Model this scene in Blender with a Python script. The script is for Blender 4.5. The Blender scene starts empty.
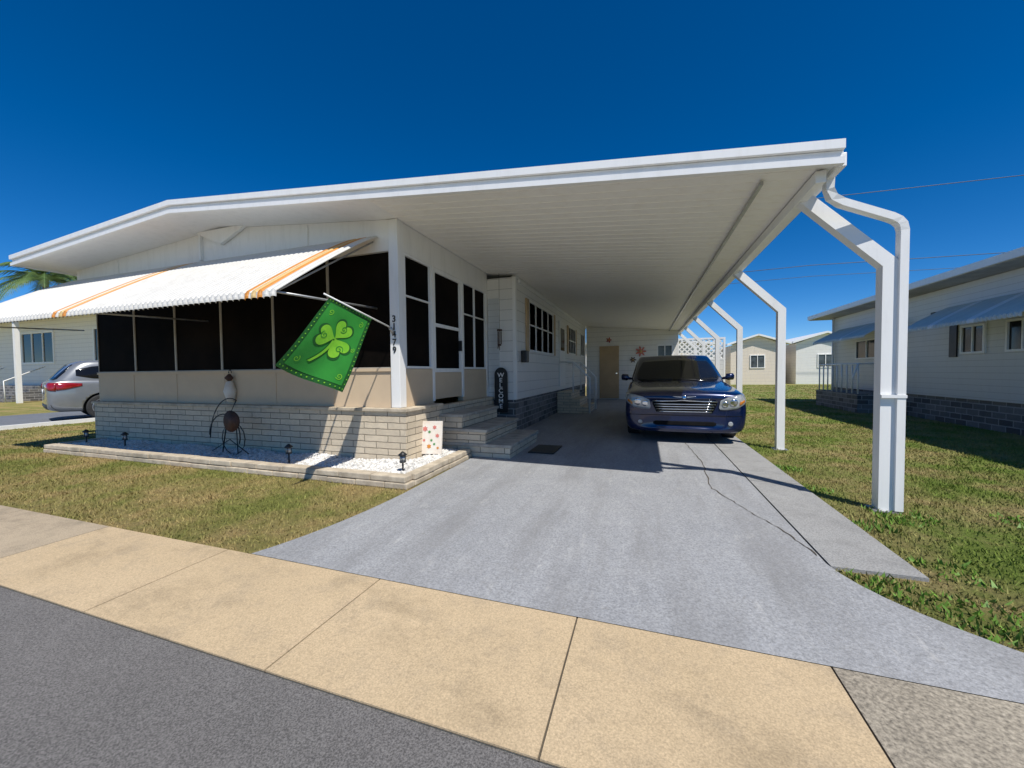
import bpy, bmesh, math, random
import numpy as np
from mathutils import Vector, Matrix
from mathutils.bvhtree import BVHTree
random.seed(7); np.random.seed(7)
scene=bpy.context.scene
COL=scene.collection
LOCALS=set()

# ---------------------------------------------------------------- materials
def newmat(name):
    m=bpy.data.materials.new(name); m.use_nodes=True
    nt=m.node_tree; b=nt.nodes['Principled BSDF']
    return m,nt,b
def rgba(c): return (c[0],c[1],c[2],1)
def noise(nt,vec,scale,detail=6,rough=.6):
    n=nt.nodes.new('ShaderNodeTexNoise'); n.inputs['Scale'].default_value=scale
    n.inputs['Detail'].default_value=detail; n.inputs['Roughness'].default_value=rough
    nt.links.new(vec,n.inputs['Vector']); return n.outputs['Fac']
def ramp(nt,fac,p0,p1,c0=(0,0,0),c1=(1,1,1)):
    r=nt.nodes.new('ShaderNodeValToRGB'); e=r.color_ramp.elements
    e[0].position=p0;e[1].position=p1;e[0].color=rgba(c0);e[1].color=rgba(c1)
    nt.links.new(fac,r.inputs['Fac']); return r.outputs['Color']
def mix(nt,fac,a,b,mode='MIX'):
    n=nt.nodes.new('ShaderNodeMixRGB'); n.blend_type=mode
    for s,v in ((n.inputs['Fac'],fac),(n.inputs['Color1'],a),(n.inputs['Color2'],b)):
        if isinstance(v,(int,float)): s.default_value=v
        elif isinstance(v,tuple): s.default_value=rgba(v)
        else: nt.links.new(v,s)
    return n.outputs['Color']
def mth(nt,op,a,b=0.0,c=0.0):
    n=nt.nodes.new('ShaderNodeMath'); n.operation=op
    for s,v in zip(n.inputs,(a,b,c)):
        if isinstance(v,(int,float)): s.default_value=v
        else: nt.links.new(v,s)
    return n.outputs[0]
def bumpn(nt,b,h,strength=.3,dist=.01,normal=None):
    n=nt.nodes.new('ShaderNodeBump'); n.inputs['Strength'].default_value=strength
    n.inputs['Distance'].default_value=dist; nt.links.new(h,n.inputs['Height'])
    if normal: nt.links.new(normal,n.inputs['Normal'])
    nt.links.new(n.outputs[0],b.inputs['Normal']); return n.outputs[0]
def objc(nt):
    t=nt.nodes.new('ShaderNodeTexCoord'); return t.outputs['Object']
def mapped(nt,v,sc,loc=(0,0,0)):
    mp=nt.nodes.new('ShaderNodeMapping'); mp.inputs['Scale'].default_value=sc; mp.inputs['Location'].default_value=loc
    nt.links.new(v,mp.inputs['Vector']); return mp.outputs[0]
def pmat(name,c1,c2=None,scale=3,rough=.6,bump=0,bscale=60,metal=0,spec=.5,coat=0,bd=.004):
    m,nt,b=newmat(name)
    b.inputs['Roughness'].default_value=rough; b.inputs['Metallic'].default_value=metal
    b.inputs['Specular IOR Level'].default_value=spec
    b.inputs['Coat Weight'].default_value=coat; b.inputs['Coat Roughness'].default_value=.04
    if c2 is None: c2=tuple(x*.82 for x in c1)
    v=objc(nt)
    f=ramp(nt,noise(nt,v,scale),.35,.7)
    nt.links.new(mix(nt,f,tuple(c1),tuple(c2)),b.inputs['Base Color'])
    if bump: bumpn(nt,b,noise(nt,v,bscale,4),bump,bd)
    return m
def dirtywhite(name,c=(.80,.80,.79),dirt=(.55,.54,.50),amt=.5,rough=.45,pan=None,pw=.3):
    m,nt,b=newmat(name); v=objc(nt)
    sep=nt.nodes.new('ShaderNodeSeparateXYZ'); nt.links.new(v,sep.inputs[0])
    f=ramp(nt,noise(nt,mapped(nt,v,(4,4,.7)),2.2,8,.7),.48,.8)
    f2=mth(nt,'MULTIPLY',f,amt)
    col=mix(nt,f2,c,dirt)
    b.inputs['Roughness'].default_value=rough
    if pan:
        ax=sep.outputs[pan]
        fr=mth(nt,'FRACT',mth(nt,'DIVIDE',ax,pw))
        line=mth(nt,'GREATER_THAN',fr,.93)
        col=mix(nt,mth(nt,'MULTIPLY',line,.35),col,(.12,.12,.12))
        bumpn(nt,b,fr,.5,.02)
    nt.links.new(col,b.inputs['Base Color'])
    return m
def brickmat(name,c1,c2,mortar,w=.36,h=.09,ms=.008,rough=.8,bs=.8,stain=.45):
    m,nt,b=newmat(name)
    t=nt.nodes.new('ShaderNodeTexCoord')
    nz=nt.nodes.new('ShaderNodeTexNoise'); nz.inputs['Scale'].default_value=14; nt.links.new(t.outputs['UV'],nz.inputs['Vector'])
    vm=nt.nodes.new('ShaderNodeVectorMath'); vm.operation='MULTIPLY_ADD'; vm.inputs[1].default_value=(.014,.014,0); nt.links.new(nz.outputs['Color'],vm.inputs[0]); nt.links.new(t.outputs['UV'],vm.inputs[2])
    br=nt.nodes.new('ShaderNodeTexBrick'); nt.links.new(vm.outputs[0],br.inputs['Vector'])
    br.inputs['Scale'].default_value=1; br.inputs['Brick Width'].default_value=w
    br.inputs['Row Height'].default_value=h; br.inputs['Mortar Size'].default_value=ms
    br.inputs['Mortar Smooth'].default_value=.35
    br.inputs['Color1'].default_value=rgba(c1); br.inputs['Color2'].default_value=rgba(c2); br.inputs['Mortar'].default_value=rgba(mortar)
    f=ramp(nt,noise(nt,t.outputs['Object'],9,8,.7),.42,.78)
    col=mix(nt,mth(nt,'MULTIPLY',f,stain),br.outputs['Color'],tuple(x*.45 for x in c1))
    nt.links.new(col,b.inputs['Base Color']); b.inputs['Roughness'].default_value=rough
    inv=mth(nt,'SUBTRACT',1.0,br.outputs['Fac'])
    hh=mth(nt,'ADD',inv,mth(nt,'MULTIPLY',noise(nt,t.outputs['Object'],40,6),.6))
    bumpn(nt,b,hh,bs,.012)
    return m

M={}
M['white']=dirtywhite('white_paint',(.88,.86,.82),amt=.35)
M['white_metal']=dirtywhite('white_metal',(.88,.87,.84),amt=.3,rough=.38)
M['awning_white']=dirtywhite('awning_white',(.64,.62,.57),(.44,.41,.36),amt=.6,rough=.5)
M['ceiling']=dirtywhite('ceiling_white',(.93,.90,.84),(.78,.71,.60),amt=.45,rough=.45)
M['siding']=dirtywhite('white_siding',(.82,.80,.76),amt=.28,pan='Z',pw=.2)
M['siding_grey']=dirtywhite('pale_siding',(.66,.67,.66),amt=.35,pan='Z',pw=.12)
M['siding_cream']=dirtywhite('cream_siding',(.80,.70,.58),(.5,.40,.3),amt=.3,pan='Z',pw=.25)
M['beige']=pmat('beige_panel',(.68,.53,.36),(.61,.47,.32),2,.6)
M['tan']=pmat('tan_door',(.55,.38,.21),None,2,.5)
M['glass']=pmat('dark_glass',(.006,.007,.008),(.012,.011,.010),1.2,.08,spec=.4)
M['screen']=pmat('dark_screen',(.004,.0038,.0035),(.014,.010,.008),1.5,.6,spec=.02)
M['curtain']=pmat('curtained_glass',(.12,.14,.15),(.03,.035,.04),2.5,.15)
M['brick']=brickmat('cream_brick',(.76,.64,.47),(.62,.52,.38),(.22,.18,.13),.36,.0825,.0055,stain=.4)
M['cap']=pmat('stone_cap',(.62,.53,.40),(.36,.30,.22),7,.85,.7,50)
M['skirt']=brickmat('grey_stone_skirt',(.24,.23,.22),(.07,.07,.07),(.38,.37,.36),.3,.12,.012)
M['tread']=pmat('tread_concrete',(.50,.46,.39),(.28,.25,.21),6,.85,.4,90)
M['orange']=pmat('orange_stripe',(.64,.25,.035),None,6,.5)
M['yellow']=pmat('tan_stripe',(.66,.46,.19),None,6,.5)
M['grey_metal']=pmat('grey_metal',(.5,.5,.5),(.35,.35,.35),8,.4,metal=.6)
M['black']=pmat('black_paint',(.012,.012,.012),(.03,.03,.03),8,.45)
M['matte']=pmat('matte_black',(.006,.006,.007),(.012,.012,.012),8,.9,spec=.1)
M['rubber']=pmat('tyre_rubber',(.02,.02,.02),(.035,.035,.035),9,.8,.3,90)
M['chrome']=pmat('chrome',(.75,.76,.78),(.6,.6,.62),5,.12,metal=1)
M['rim']=pmat('alloy',(.45,.46,.48),(.3,.3,.32),5,.3,metal=.8)
M['lens']=pmat('lamp_lens',(.50,.52,.52),(.22,.23,.24),9,.08,metal=.2,coat=1)
M['amber']=pmat('amber_lens',(.6,.2,.02),None,14,.1,coat=1)
M['redlens']=pmat('red_lens',(.35,.01,.01),(.2,.005,.005),14,.1,coat=1)
M['bluepaint']=pmat('dark_blue_paint',(.0015,.010,.06),(.0015,.008,.05),2,.25,metal=.3,coat=1)
M['silver']=pmat('silver_paint',(.27,.28,.29),(.23,.24,.25),2,.3,metal=.4,coat=1)
M['blue_awn']=pmat('pale_blue_awning',(.70,.72,.66),(.60,.62,.58),3,.5)
M['dkroof']=pmat('roof_trim',(.42,.41,.40),(.26,.25,.25),3,.6)
M['flag']=pmat('green_flag',(.025,.26,.028),(.018,.20,.022),5,.7)
M['flag_dk']=pmat('dark_green_border',(.006,.10,.012),None,5,.7)
M['flag_lt']=pmat('lime_print',(.24,.58,.03),(.14,.46,.02),9,.7)
M['rust']=pmat('rusty_iron',(.06,.03,.02),(.12,.05,.03),20,.7,.4,60)
M['marble']=pmat('marble_chip',(.90,.87,.82),(.34,.33,.30),22,.7)
M['bark']=pmat('palm_bark',(.16,.12,.09),(.07,.055,.04),14,.9,.8,30)
M['palm']=pmat('palm_leaf',(.07,.14,.03),(.12,.17,.05),3,.55)
M['red']=pmat('red_paint',(.45,.03,.02),None,8,.5)
M['pink']=pmat('pink_paint',(.70,.22,.18),None,8,.5)
M['leaf']=pmat('print_green',(.10,.30,.10),None,8,.5)
M['sign']=pmat('sign_board',(.80,.77,.70),(.74,.62,.50),9,.6)

def concrete(name,c1,c2,c3,fine=180,bump=.35,rough=.85,streak=False,mult=.4,lo=.3,hi=.7,stainamt=.55,blotch=0):
    m,nt,b=newmat(name); v=objc(nt)
    a=ramp(nt,noise(nt,v,.9,8,.65),.35,.68)
    col=mix(nt,a,c1,c2)
    s=ramp(nt,noise(nt,v,4,10,.75),.50,.72)
    col=mix(nt,mth(nt,'MULTIPLY',s,stainamt),col,c3)
    if blotch:
        w=ramp(nt,noise(nt,mapped(nt,v,(1,1.6,1),(7,2,0)),1.6,10,.72),.52,.68)
        col=mix(nt,mth(nt,'MULTIPLY',w,blotch),col,tuple(x*.55 for x in c2))
    g=ramp(nt,noise(nt,v,fine,3,.6),lo,hi)
    col=mix(nt,mult,col,mix(nt,g,(.25,.25,.25),(1.35,1.35,1.35)),'MULTIPLY')
    sp=ramp(nt,noise(nt,v,38,2,.5),.64,.70)
    col=mix(nt,mth(nt,'MULTIPLY',sp,.35),col,tuple(x*.55 for x in c1))
    if streak:
        w=ramp(nt,noise(nt,mapped(nt,v,(3,.9,1)),3.5,13,.85),.56,.64)
        col=mix(nt,mth(nt,'MULTIPLY',w,.6),col,(.52,.51,.49))
        w2=ramp(nt,noise(nt,mapped(nt,v,(1.6,.22,1),(3,1,0)),2.0,9,.72),.46,.70)
        col=mix(nt,mth(nt,'MULTIPLY',w2,.6),col,(.19,.185,.18))
        w3=ramp(nt,noise(nt,v,22,6,.8),.60,.66)
        col=mix(nt,mth(nt,'MULTIPLY',w3,.5),col,(.21,.195,.175))
    nt.links.new(col,b.inputs['Base Color']); b.inputs['Roughness'].default_value=rough
    bumpn(nt,b,noise(nt,v,fine,4,.7),bump,.004)
    return m
M['drive']=concrete('painted_driveway',(.37,.373,.38),(.305,.31,.32),(.40,.40,.395),90,.7,.8,True,mult=.5)
M['strip']=concrete('side_slab',(.38,.375,.36),(.31,.305,.295),(.21,.205,.195),100,.6,mult=.5,blotch=.4)
M['walk']=concrete('tan_pavement',(.60,.455,.28),(.53,.40,.24),(.38,.30,.20),150,.5,mult=.4,stainamt=.7,blotch=.5)
M['walk_raw']=concrete('raw_pavement',(.40,.35,.27),(.28,.24,.185),(.15,.13,.10),75,.9,mult=.75)
M['walk_old']=concrete('faded_pavement',(.48,.385,.265),(.39,.31,.215),(.24,.20,.14),130,.5,stainamt=.75,blotch=.6)
M['gap']=concrete('joint_dirt',(.12,.10,.07),(.07,.055,.04),(.05,.04,.03))
M['asphalt']=concrete('asphalt',(.19,.178,.168),(.155,.146,.138),(.22,.21,.198),170,.9,.9,mult=.7,lo=.36,hi=.64,stainamt=.4)
M['soil']=concrete('gravel_soil',(.60,.58,.54),(.45,.43,.40),(.68,.67,.64),38,1,mult=.8,lo=.4,hi=.6)
M['ndrive']=concrete('neighbour_drive',(.17,.185,.21),(.14,.15,.17),(.22,.23,.24),100,.5)

def grassmat(name,blade=False):
    m,nt,b=newmat(name); v=objc(nt)
    sep=nt.nodes.new('ShaderNodeSeparateXYZ'); nt.links.new(v,sep.inputs[0])
    mr=nt.nodes.new('ShaderNodeMapRange'); mr.inputs['From Min'].default_value=-1; mr.inputs['From Max'].default_value=2
    nt.links.new(sep.outputs['X'],mr.inputs['Value'])
    left=mix(nt,ramp(nt,noise(nt,v,1.3,6,.65),.40,.60),(.43,.33,.15),(.24,.255,.07))
    right=mix(nt,ramp(nt,noise(nt,v,1.1,8,.72),.42,.60),(.19,.26,.05),(.40,.33,.15))
    col=mix(nt,mr.outputs[0],left,right)
    f=ramp(nt,noise(nt,v,70 if blade else 30,4,.7),.3,.7)
    col=mix(nt,.6,col,mix(nt,f,(.28,.28,.23),(1.3,1.25,1.1)),'MULTIPLY')
    nt.links.new(col,b.inputs['Base Color']); b.inputs['Roughness'].default_value=.8
    b.inputs['Specular IOR Level'].default_value=.2
    if not blade: bumpn(nt,b,noise(nt,v,60,6,.8),1,.03)
    return m
M['ground']=grassmat('lawn_ground'); M['blade']=grassmat('grass_blade',True)
M['weed']=pmat('weed_leaf',(.17,.32,.035),(.10,.20,.03),12,.6)

# ---------------------------------------------------------------- helpers
def par(o,p,rot=None):
    if p is None: return
    o.parent=p
    if p.type=='EMPTY' and p.name not in LOCALS:
        o.matrix_parent_inverse=Matrix.Translation(-Vector(p.location))
def uvbox(me):
    uv=me.uv_layers.new(name='UVMap')
    co=np.empty(len(me.vertices)*3); me.vertices.foreach_get('co',co); co=co.reshape(-1,3)
    for p in me.polygons:
        a=[abs(c) for c in p.normal]; k=a.index(max(a))
        for li in p.loop_indices:
            c=co[me.loops[li].vertex_index]
            uv.data[li].uv=(c[1],c[2]) if k==0 else ((c[0],c[2]) if k==1 else (c[0],c[1]))
def mobj(name,verts,faces,mat,parent=None,smooth=False,uv=True,mats=None,midx=None,bevel=0,fixn=False):
    me=bpy.data.meshes.new(name); me.from_pydata([tuple(v) for v in verts],[],faces); me.update()
    if bevel or fixn:
        bm=bmesh.new(); bm.from_mesh(me)
        if fixn: bmesh.ops.recalc_face_normals(bm,faces=bm.faces)
        if bevel: bmesh.ops.bevel(bm,geom=list(bm.edges),offset=bevel,segments=2,affect='EDGES',profile=.6)
        bm.to_mesh(me); bm.free(); me.update()
    if uv: uvbox(me)
    if mats:
        for x in mats: me.materials.append(x)
        if midx is not None: me.polygons.foreach_set('material_index',midx)
    else: me.materials.append(mat)
    if smooth: me.polygons.foreach_set('use_smooth',[True]*len(me.polygons))
    o=bpy.data.objects.new(name,me); COL.objects.link(o); par(o,parent); return o
BF=[(0,3,2,1),(4,5,6,7),(0,1,5,4),(1,2,6,5),(2,3,7,6),(3,0,4,7)]
def bv(x0,x1,y0,y1,z0,z1):
    return [(x0,y0,z0),(x1,y0,z0),(x1,y1,z0),(x0,y1,z0),(x0,y0,z1),(x1,y0,z1),(x1,y1,z1),(x0,y1,z1)]
def boxes(name,bl,mat,parent=None,bevel=0):
    V=[];F=[]
    for b in bl:
        k=len(V); V+=bv(*b); F+=[tuple(i+k for i in f) for f in BF]
    return mobj(name,V,F,mat,parent,bevel=bevel)
def box(name,x0,x1,y0,y1,z0,z1,mat,parent=None,bevel=0): return boxes(name,[(x0,x1,y0,y1,z0,z1)],mat,parent,bevel)
def sbox(name,bl,mat,parent=None,bevel=0):
    for b in bl: boxes(name,[b],mat,parent,bevel)
def empty(name,loc,label,cat,group=None,local=False):
    e=bpy.data.objects.new(name,None); e.location=loc; e.empty_display_size=.2; COL.objects.link(e)
    e['label']=label; e['category']=cat
    if group: e['group']=group
    if local: LOCALS.add(e.name)
    return e
def tag(o,label,cat,group=None):
    o['label']=label;o['category']=cat
    if group:o['group']=group
    return o
def prism_xz(name,pts,y0,y1,mat,parent=None):
    n=len(pts); V=[(p[0],y0,p[1]) for p in pts]+[(p[0],y1,p[1]) for p in pts]
    F=[tuple(range(n)),tuple(range(2*n-1,n-1,-1))]+[(i,i+n,(i+1)%n+n,(i+1)%n) for i in range(n)]
    return mobj(name,V,F,mat,parent,fixn=True)
def tubev(pts,r,seg=8,closed=False):
    pts=[Vector(p) for p in pts]; n=len(pts); V=[];F=[]
    for i,p in enumerate(pts):
        a=pts[(i-1)%n] if (closed or i>0) else pts[i]; b=pts[(i+1)%n] if (closed or i<n-1) else pts[i]
        if (b-a).length<1e-7: a=pts[0]; b=pts[-1]
        t=(b-a).normalized(); up=Vector((0,0,1)) if abs(t.z)<.9 else Vector((1,0,0))
        u=t.cross(up).normalized(); w=u.cross(t)
        rr=r[i] if isinstance(r,(list,tuple)) else r
        for k in range(seg):
            an=2*math.pi*k/seg+math.pi/seg; V.append(p+u*math.cos(an)*rr+w*math.sin(an)*rr)
    for i in range(n if closed else n-1):
        j=(i+1)%n
        for k in range(seg):
            F.append((i*seg+k,i*seg+(k+1)%seg,j*seg+(k+1)%seg,j*seg+k))
    if not closed: F+=[tuple(range(seg))[::-1],tuple(range((n-1)*seg,n*seg))]
    return V,F
def tubes(name,lst,mat,parent=None,seg=8,smooth=True):
    V=[];F=[]
    for it in lst:
        v,f=tubev(it[0],it[1],seg,it[2] if len(it)>2 else False); k=len(V); V+=v; F+=[tuple(i+k for i in q) for q in f]
    return mobj(name,V,F,mat,parent,smooth=smooth,uv=False,fixn=True)
def stubes(name,lst,mat,parent=None,seg=8):
    return [tubes(name,[l],mat,parent,seg) for l in lst]
def sheet(name,pts,z,mat,kind='structure'):
    o=mobj(name,[(p[0],p[1],z) for p in pts],[tuple(range(len(pts)))],mat); o['kind']=kind
    if o.data.polygons[0].normal.z<0: o.data.flip_normals()
    return o
def text(name,body,size,loc,rot,mat,parent,ext=.002,sx=1,off=0):
    cu=bpy.data.curves.new(name,'FONT'); cu.body=body; cu.size=size; cu.extrude=ext; cu.align_x='CENTER'; cu.align_y='CENTER'; cu.space_line=.85; cu.offset=off
    t=bpy.data.objects.new(name+'_tmp',cu); COL.objects.link(t)
    dg=bpy.context.evaluated_depsgraph_get(); me=bpy.data.meshes.new_from_object(t.evaluated_get(dg))
    bpy.data.objects.remove(t)
    me.transform(Matrix.Translation(loc)@rot.to_4x4()@Matrix.Scale(sx,4,(1,0,0)))
    me.materials.clear(); me.materials.append(mat)
    o=bpy.data.objects.new(name,me); COL.objects.link(o); par(o,parent); return o
RX=Matrix.Rotation(math.pi/2,3,'X')

# ---------------------------------------------------------------- ground
YN,YP=1.11,1.825
g=sheet('ground',[(-400,-200),(400,-200),(400,500),(-400,500)],0,M['ground'])
sheet('road',[(-150,-7),(150,-7),(150,YN+.012),(-150,YN+.012)],.004,M['asphalt'])
xs=[-3.99-1.25*i for i in range(20,0,-1)]+[-3.99,-2.67,-1.44,-.307,.70]+[.70+1.15*i for i in range(1,14)]
V=[];F=[];mi=[]
for a,b in zip(xs[:-1],xs[1:]):
    k=len(V); V+=bv(a+.004,b-.004,YN,YP,-.05,.016)
    F+=[tuple(i+k for i in f) for f in BF]
    mi+=[1 if a>.69 else (2 if b<-3.9 else 0)]*6
pv=mobj('pavement',V,F,None,mats=[M['walk'],M['walk_raw'],M['walk_old']],midx=mi); pv['kind']='structure'
sheet('pavement_joint_bed',[(xs[0],YN-.003),(xs[-1],YN-.003),(xs[-1],YP+.004),(xs[0],YP+.004)],.010,M['gap'])
def curve(p0,p1,p2,n=10):
    return [((1-t)**2*p0[0]+2*t*(1-t)*p1[0]+t*t*p2[0],(1-t)**2*p0[1]+2*t*(1-t)*p1[1]+t*t*p2[1]) for t in [i/n for i in range(n+1)]]
dl=curve((-2.46,YP+.003),(-2.26,2.3),(-2.24,3.2))
dr=curve((1.04,2.80),(1.12,2.22),(2.1,YP+.003))
sheet('driveway',dl+[(-2.26,4.9),(-2.36,5),(-2.36,17),(1.04,17)]+dr,.017,M['drive'])
sbs=boxes('driveway_side_slab',[(1.05,1.5,2.76+i*1.9,2.745+(i+1)*1.9,-.02,.022) for i in range(8)],M['strip']); sbs['kind']='structure'
sheet('neighbour_driveway',[(-18.6,YP+.01),(-13.9,YP+.01),(-13.9,14),(-18.6,14)],.008,M['ndrive'])
def crack(pts,w,z=.021):
    V=[];F=[];P=[]
    for a,b in zip(pts[:-1],pts[1:]):
        for i in range(10):
            t=i/10; P.append((a[0]+(b[0]-a[0])*t+random.uniform(-.012,.012),a[1]+(b[1]-a[1])*t))
    for p in P:
        ww=w*random.uniform(.4,1.4); V+=[(p[0]-ww,p[1],z),(p[0]+ww,p[1],z)]
    for i in range(len(P)-1): F.append((2*i,2*i+1,2*i+3,2*i+2))
    return V,F
V1,F1=crack([(.62,6.8),(.70,5.4),(.62,4.3),(.80,3.7),(.95,3.3),(1.04,2.85)],.004)
o=mobj('driveway_crack',V1,F1,M['gap']);o['kind']='structure'

# ---------------------------------------------------------------- grass
def inpoly(x,y,poly):
    r=np.zeros(len(x),bool); n=len(poly)
    for i in range(n):
        x1,y1=poly[i];x2,y2=poly[(i+1)%n]
        c=((y1>y)!=(y2>y))&(x<(x2-x1)*(y-y1)/(y2-y1+1e-12)+x1); r^=c
    return r
def blades(regions,name,mat,hmin,hmax,wmul=1):
    VV=[]
    for (x0,x1,y0,y1,dens,w,poly_ex) in regions:
        n=int((x1-x0)*(y1-y0)*dens); x=np.random.uniform(x0,x1,n); y=np.random.uniform(y0,y1,n)
        for pe in poly_ex:
            k=~inpoly(x,y,pe); x=x[k];y=y[k]
        cl=np.sin(x*7+np.sin(y*5)*2)*np.cos(y*6+x*3)
        k=np.random.rand(len(x))<(.75+.25*cl); x=x[k];y=y[k]; n=len(x)
        h=np.random.uniform(hmin,hmax,n)*(1+.3*np.sin(x*5)*np.sin(y*4)); a=np.random.uniform(0,2*np.pi,n); l=np.random.uniform(0,1.1,n)*h; la=np.random.uniform(0,2*np.pi,n)
        ww=w*wmul*np.random.uniform(.6,1.3,n)/2
        p1=np.stack([x-np.cos(a)*ww,y-np.sin(a)*ww,np.zeros(n)],1); p2=np.stack([x+np.cos(a)*ww,y+np.sin(a)*ww,np.zeros(n)],1)
        p3=np.stack([x+np.cos(la)*l,y+np.sin(la)*l,h],1)
        VV.append(np.stack([p1,p2,p3],1).reshape(-1,3))
    V=np.concatenate(VV); n=len(V)//3
    me=bpy.data.meshes.new(name); me.vertices.add(len(V)); me.vertices.foreach_set('co',V.ravel())
    me.loops.add(3*n); me.loops.foreach_set('vertex_index',np.arange(3*n)); me.polygons.add(n)
    me.polygons.foreach_set('loop_start',np.arange(0,3*n,3)); me.update(calc_edges=True); me.validate()
    me.materials.append(mat); o=bpy.data.objects.new(name,me); COL.objects.link(o); o['kind']='stuff'; return o
drvpoly=dl+[(-2.26,4.9),(-2.26,17),(1.5,17),(1.5,2.75),(1.04,2.75)]+dr
blades([(-13.7,-2.1,YP+.01,3.36,3600,.009,[drvpoly]),(-13.7,-9.2,3.36,8,900,.016,[]),
        (1.0,6.1,YP+.01,6,3300,.010,[drvpoly]),(1.5,6.1,6,10,2000,.014,[]),(1.5,6.1,10,17,800,.022,[]),(2,14,17,33,150,.05,[])],'grass',M['blade'],.012,.034)
wp=[]
for (cx,cy,r) in [(1.25,2.60,.16),(1.55,2.42,.2),(1.9,2.25,.2),(1.68,2.9,.15),(1.62,3.6,.12),(2.2,2.1,.2),(1.95,3.9,.2),(1.6,4.5,.12),(2.5,3.0,.3),(1.62,5.4,.12),(2.9,3.9,.3),(3.2,2.6,.3)]:
    wp.append((cx-r,cx+r,cy-r,cy+r,1800,.022,[drvpoly]))
blades(wp,'weeds',M['weed'],.015,.042)

# ---------------------------------------------------------------- MAIN HOUSE
H=empty('mobile_home',(-6,8,0),'white mobile home with screened porch, cream brick base and attached carport','house')
RX0,RX1,RR=1.36,-10.06,-6.03
def rt(x): return 2.835+.0919*(1.4-x) if x>RR else 3.518-.075*(RR-x)
RT=.11; YF=3.55
roof_pts=[(RX0,rt(RX0)),(RR,rt(RR)),(RX1,rt(RX1)),(RX1,rt(RX1)-RT),(RR,rt(RR)-RT),(RX0,rt(RX0)-RT)]
roof=prism_xz('roof',roof_pts,YF,17.2,M['white_metal'],H)
V=[];F=[]
y=YF+.1
while y<17.0:
    a,b=(-2.34,1.22) if y>7.1 else (-2.9,1.22)
    k=len(V)
    V+=[(a,y,rt(a)-RT-.008),(b,y,rt(b)-RT-.008),(b,y+.012,rt(b)-RT-.008),(a,y+.012,rt(a)-RT-.008),
        (a,y,rt(a)-RT+.002),(b,y,rt(b)-RT+.002),(b,y+.012,rt(b)-RT+.002),(a,y+.012,rt(a)-RT+.002)]
    F+=[tuple(i+k for i in f) for f in BF]
    y+=.152
cr=mobj('ceiling_rib',V,F,M['ceiling'],None)
a,b=-2.9,1.25
cp=mobj('ceiling_panel',[(a,YF+.02,rt(a)-RT-.004),(b,YF+.02,rt(b)-RT-.004),(b,17.1,rt(b)-RT-.004),(a,17.1,rt(a)-RT-.004)],[(0,3,2,1)],M['ceiling'],H)
cr.parent=cp; cr['kind']='stuff'
def fband(name,top,bot,y0,y1,mat,x1=RX0+.015,x0=RX1-.02):
    P=[(x1,rt(x1)+top),(RR,rt(RR)+top),(x0,rt(x0)+top),(x0,rt(x0)+bot),(RR,rt(RR)+bot),(x1,rt(x1)+bot)]
    return prism_xz(name,P,y0,y1,mat,H)
fband('fascia',.020,-.045,YF-.06,YF-.002,M['white_metal'])
fband('fascia',-.049,-.098,YF-.025,YF-.002,M['white_metal'])
fband('fascia',-.102,-.15,YF-.05,YF-.002,M['white_metal'])
box('gutter',RX0+.002,RX0+.055,YF+.02,17.2,rt(1.4)-.14,rt(1.4)-.04,M['white_metal'],H,.006)
box('edge_beam',1.25,1.32,YF+.1,17.1,2.63,2.72,M['white_metal'],H,.004)
box('ceiling_conduit',.90,.925,YF+.2,16.9,rt(.95)-RT-.05,rt(.95)-RT-.02,M['grey_metal'],H)
box('left_fascia',RX1-.04,RX1-.022,YF,17.2,rt(RX1)-.14,rt(RX1)+.005,M['white_metal'],H)
YW=4.2; XL,XR=-9.82,-2.93
XB=-9.30
WT=2.75; WB=1.25
gp=[(XR,WT),(XR,rt(XR)-RT-.002),(RR,rt(RR)-RT-.002),(XL,rt(XL)-RT-.002),(XL,WT)]
prism_xz('wall',gp,YW,YW+.1,M['white'],H)
sbox('wall_batten',[(x,x+.03,YW-.012,YW-.001,2.96,rt(x)-RT-.03) for x in (-8.6,-4.4)],M['white'],H)
box('electric_conduit',-6.5,-6.46,YW-.045,YW-.002,2.96,3.36,M['white_metal'],H)
prism_xz('ridge_bracket',[(-6.55,3.38),(-5.45,3.38),(-6.0,3.15)],YW-.06,YW-.012,M['white'],H)
box('lower_wall',XB,XR,YW,YW+.1,.752,WB,M['beige'],H)
box('sill_trim',XB,XR+.012,YW-.02,YW-.001,WB-.03,WB+.01,M['beige'],H)
sbox('panel_joint',[(x,x+.015,YW-.006,YW-.001,.76,WB-.032) for x in (-8.3,-7.2,-6.1,-5.05,-4.0)],M['beige'],H)
box('left_wall',XB,XB+.1,YW+.102,16.5,.0,rt(XB)-RT-.01,M['siding'],H)
box('brick_base',-9.24,-2.80,4.10,4.32,0,.71,M['brick'],H)
box('brick_base',-2.925,-2.80,4.322,7.08,0,.71,M['brick'],H)
box('brick_cap',-9.27,-2.77,4.07,4.195,.712,.752,M['cap'],H,.006)
box('brick_cap',-2.927,-2.77,4.197,5.0,.712,.752,M['cap'],H,.006)
xw=[-9.30,-8.24,-7.20,-6.14,-5.07,-4.06,-3.05]
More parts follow.
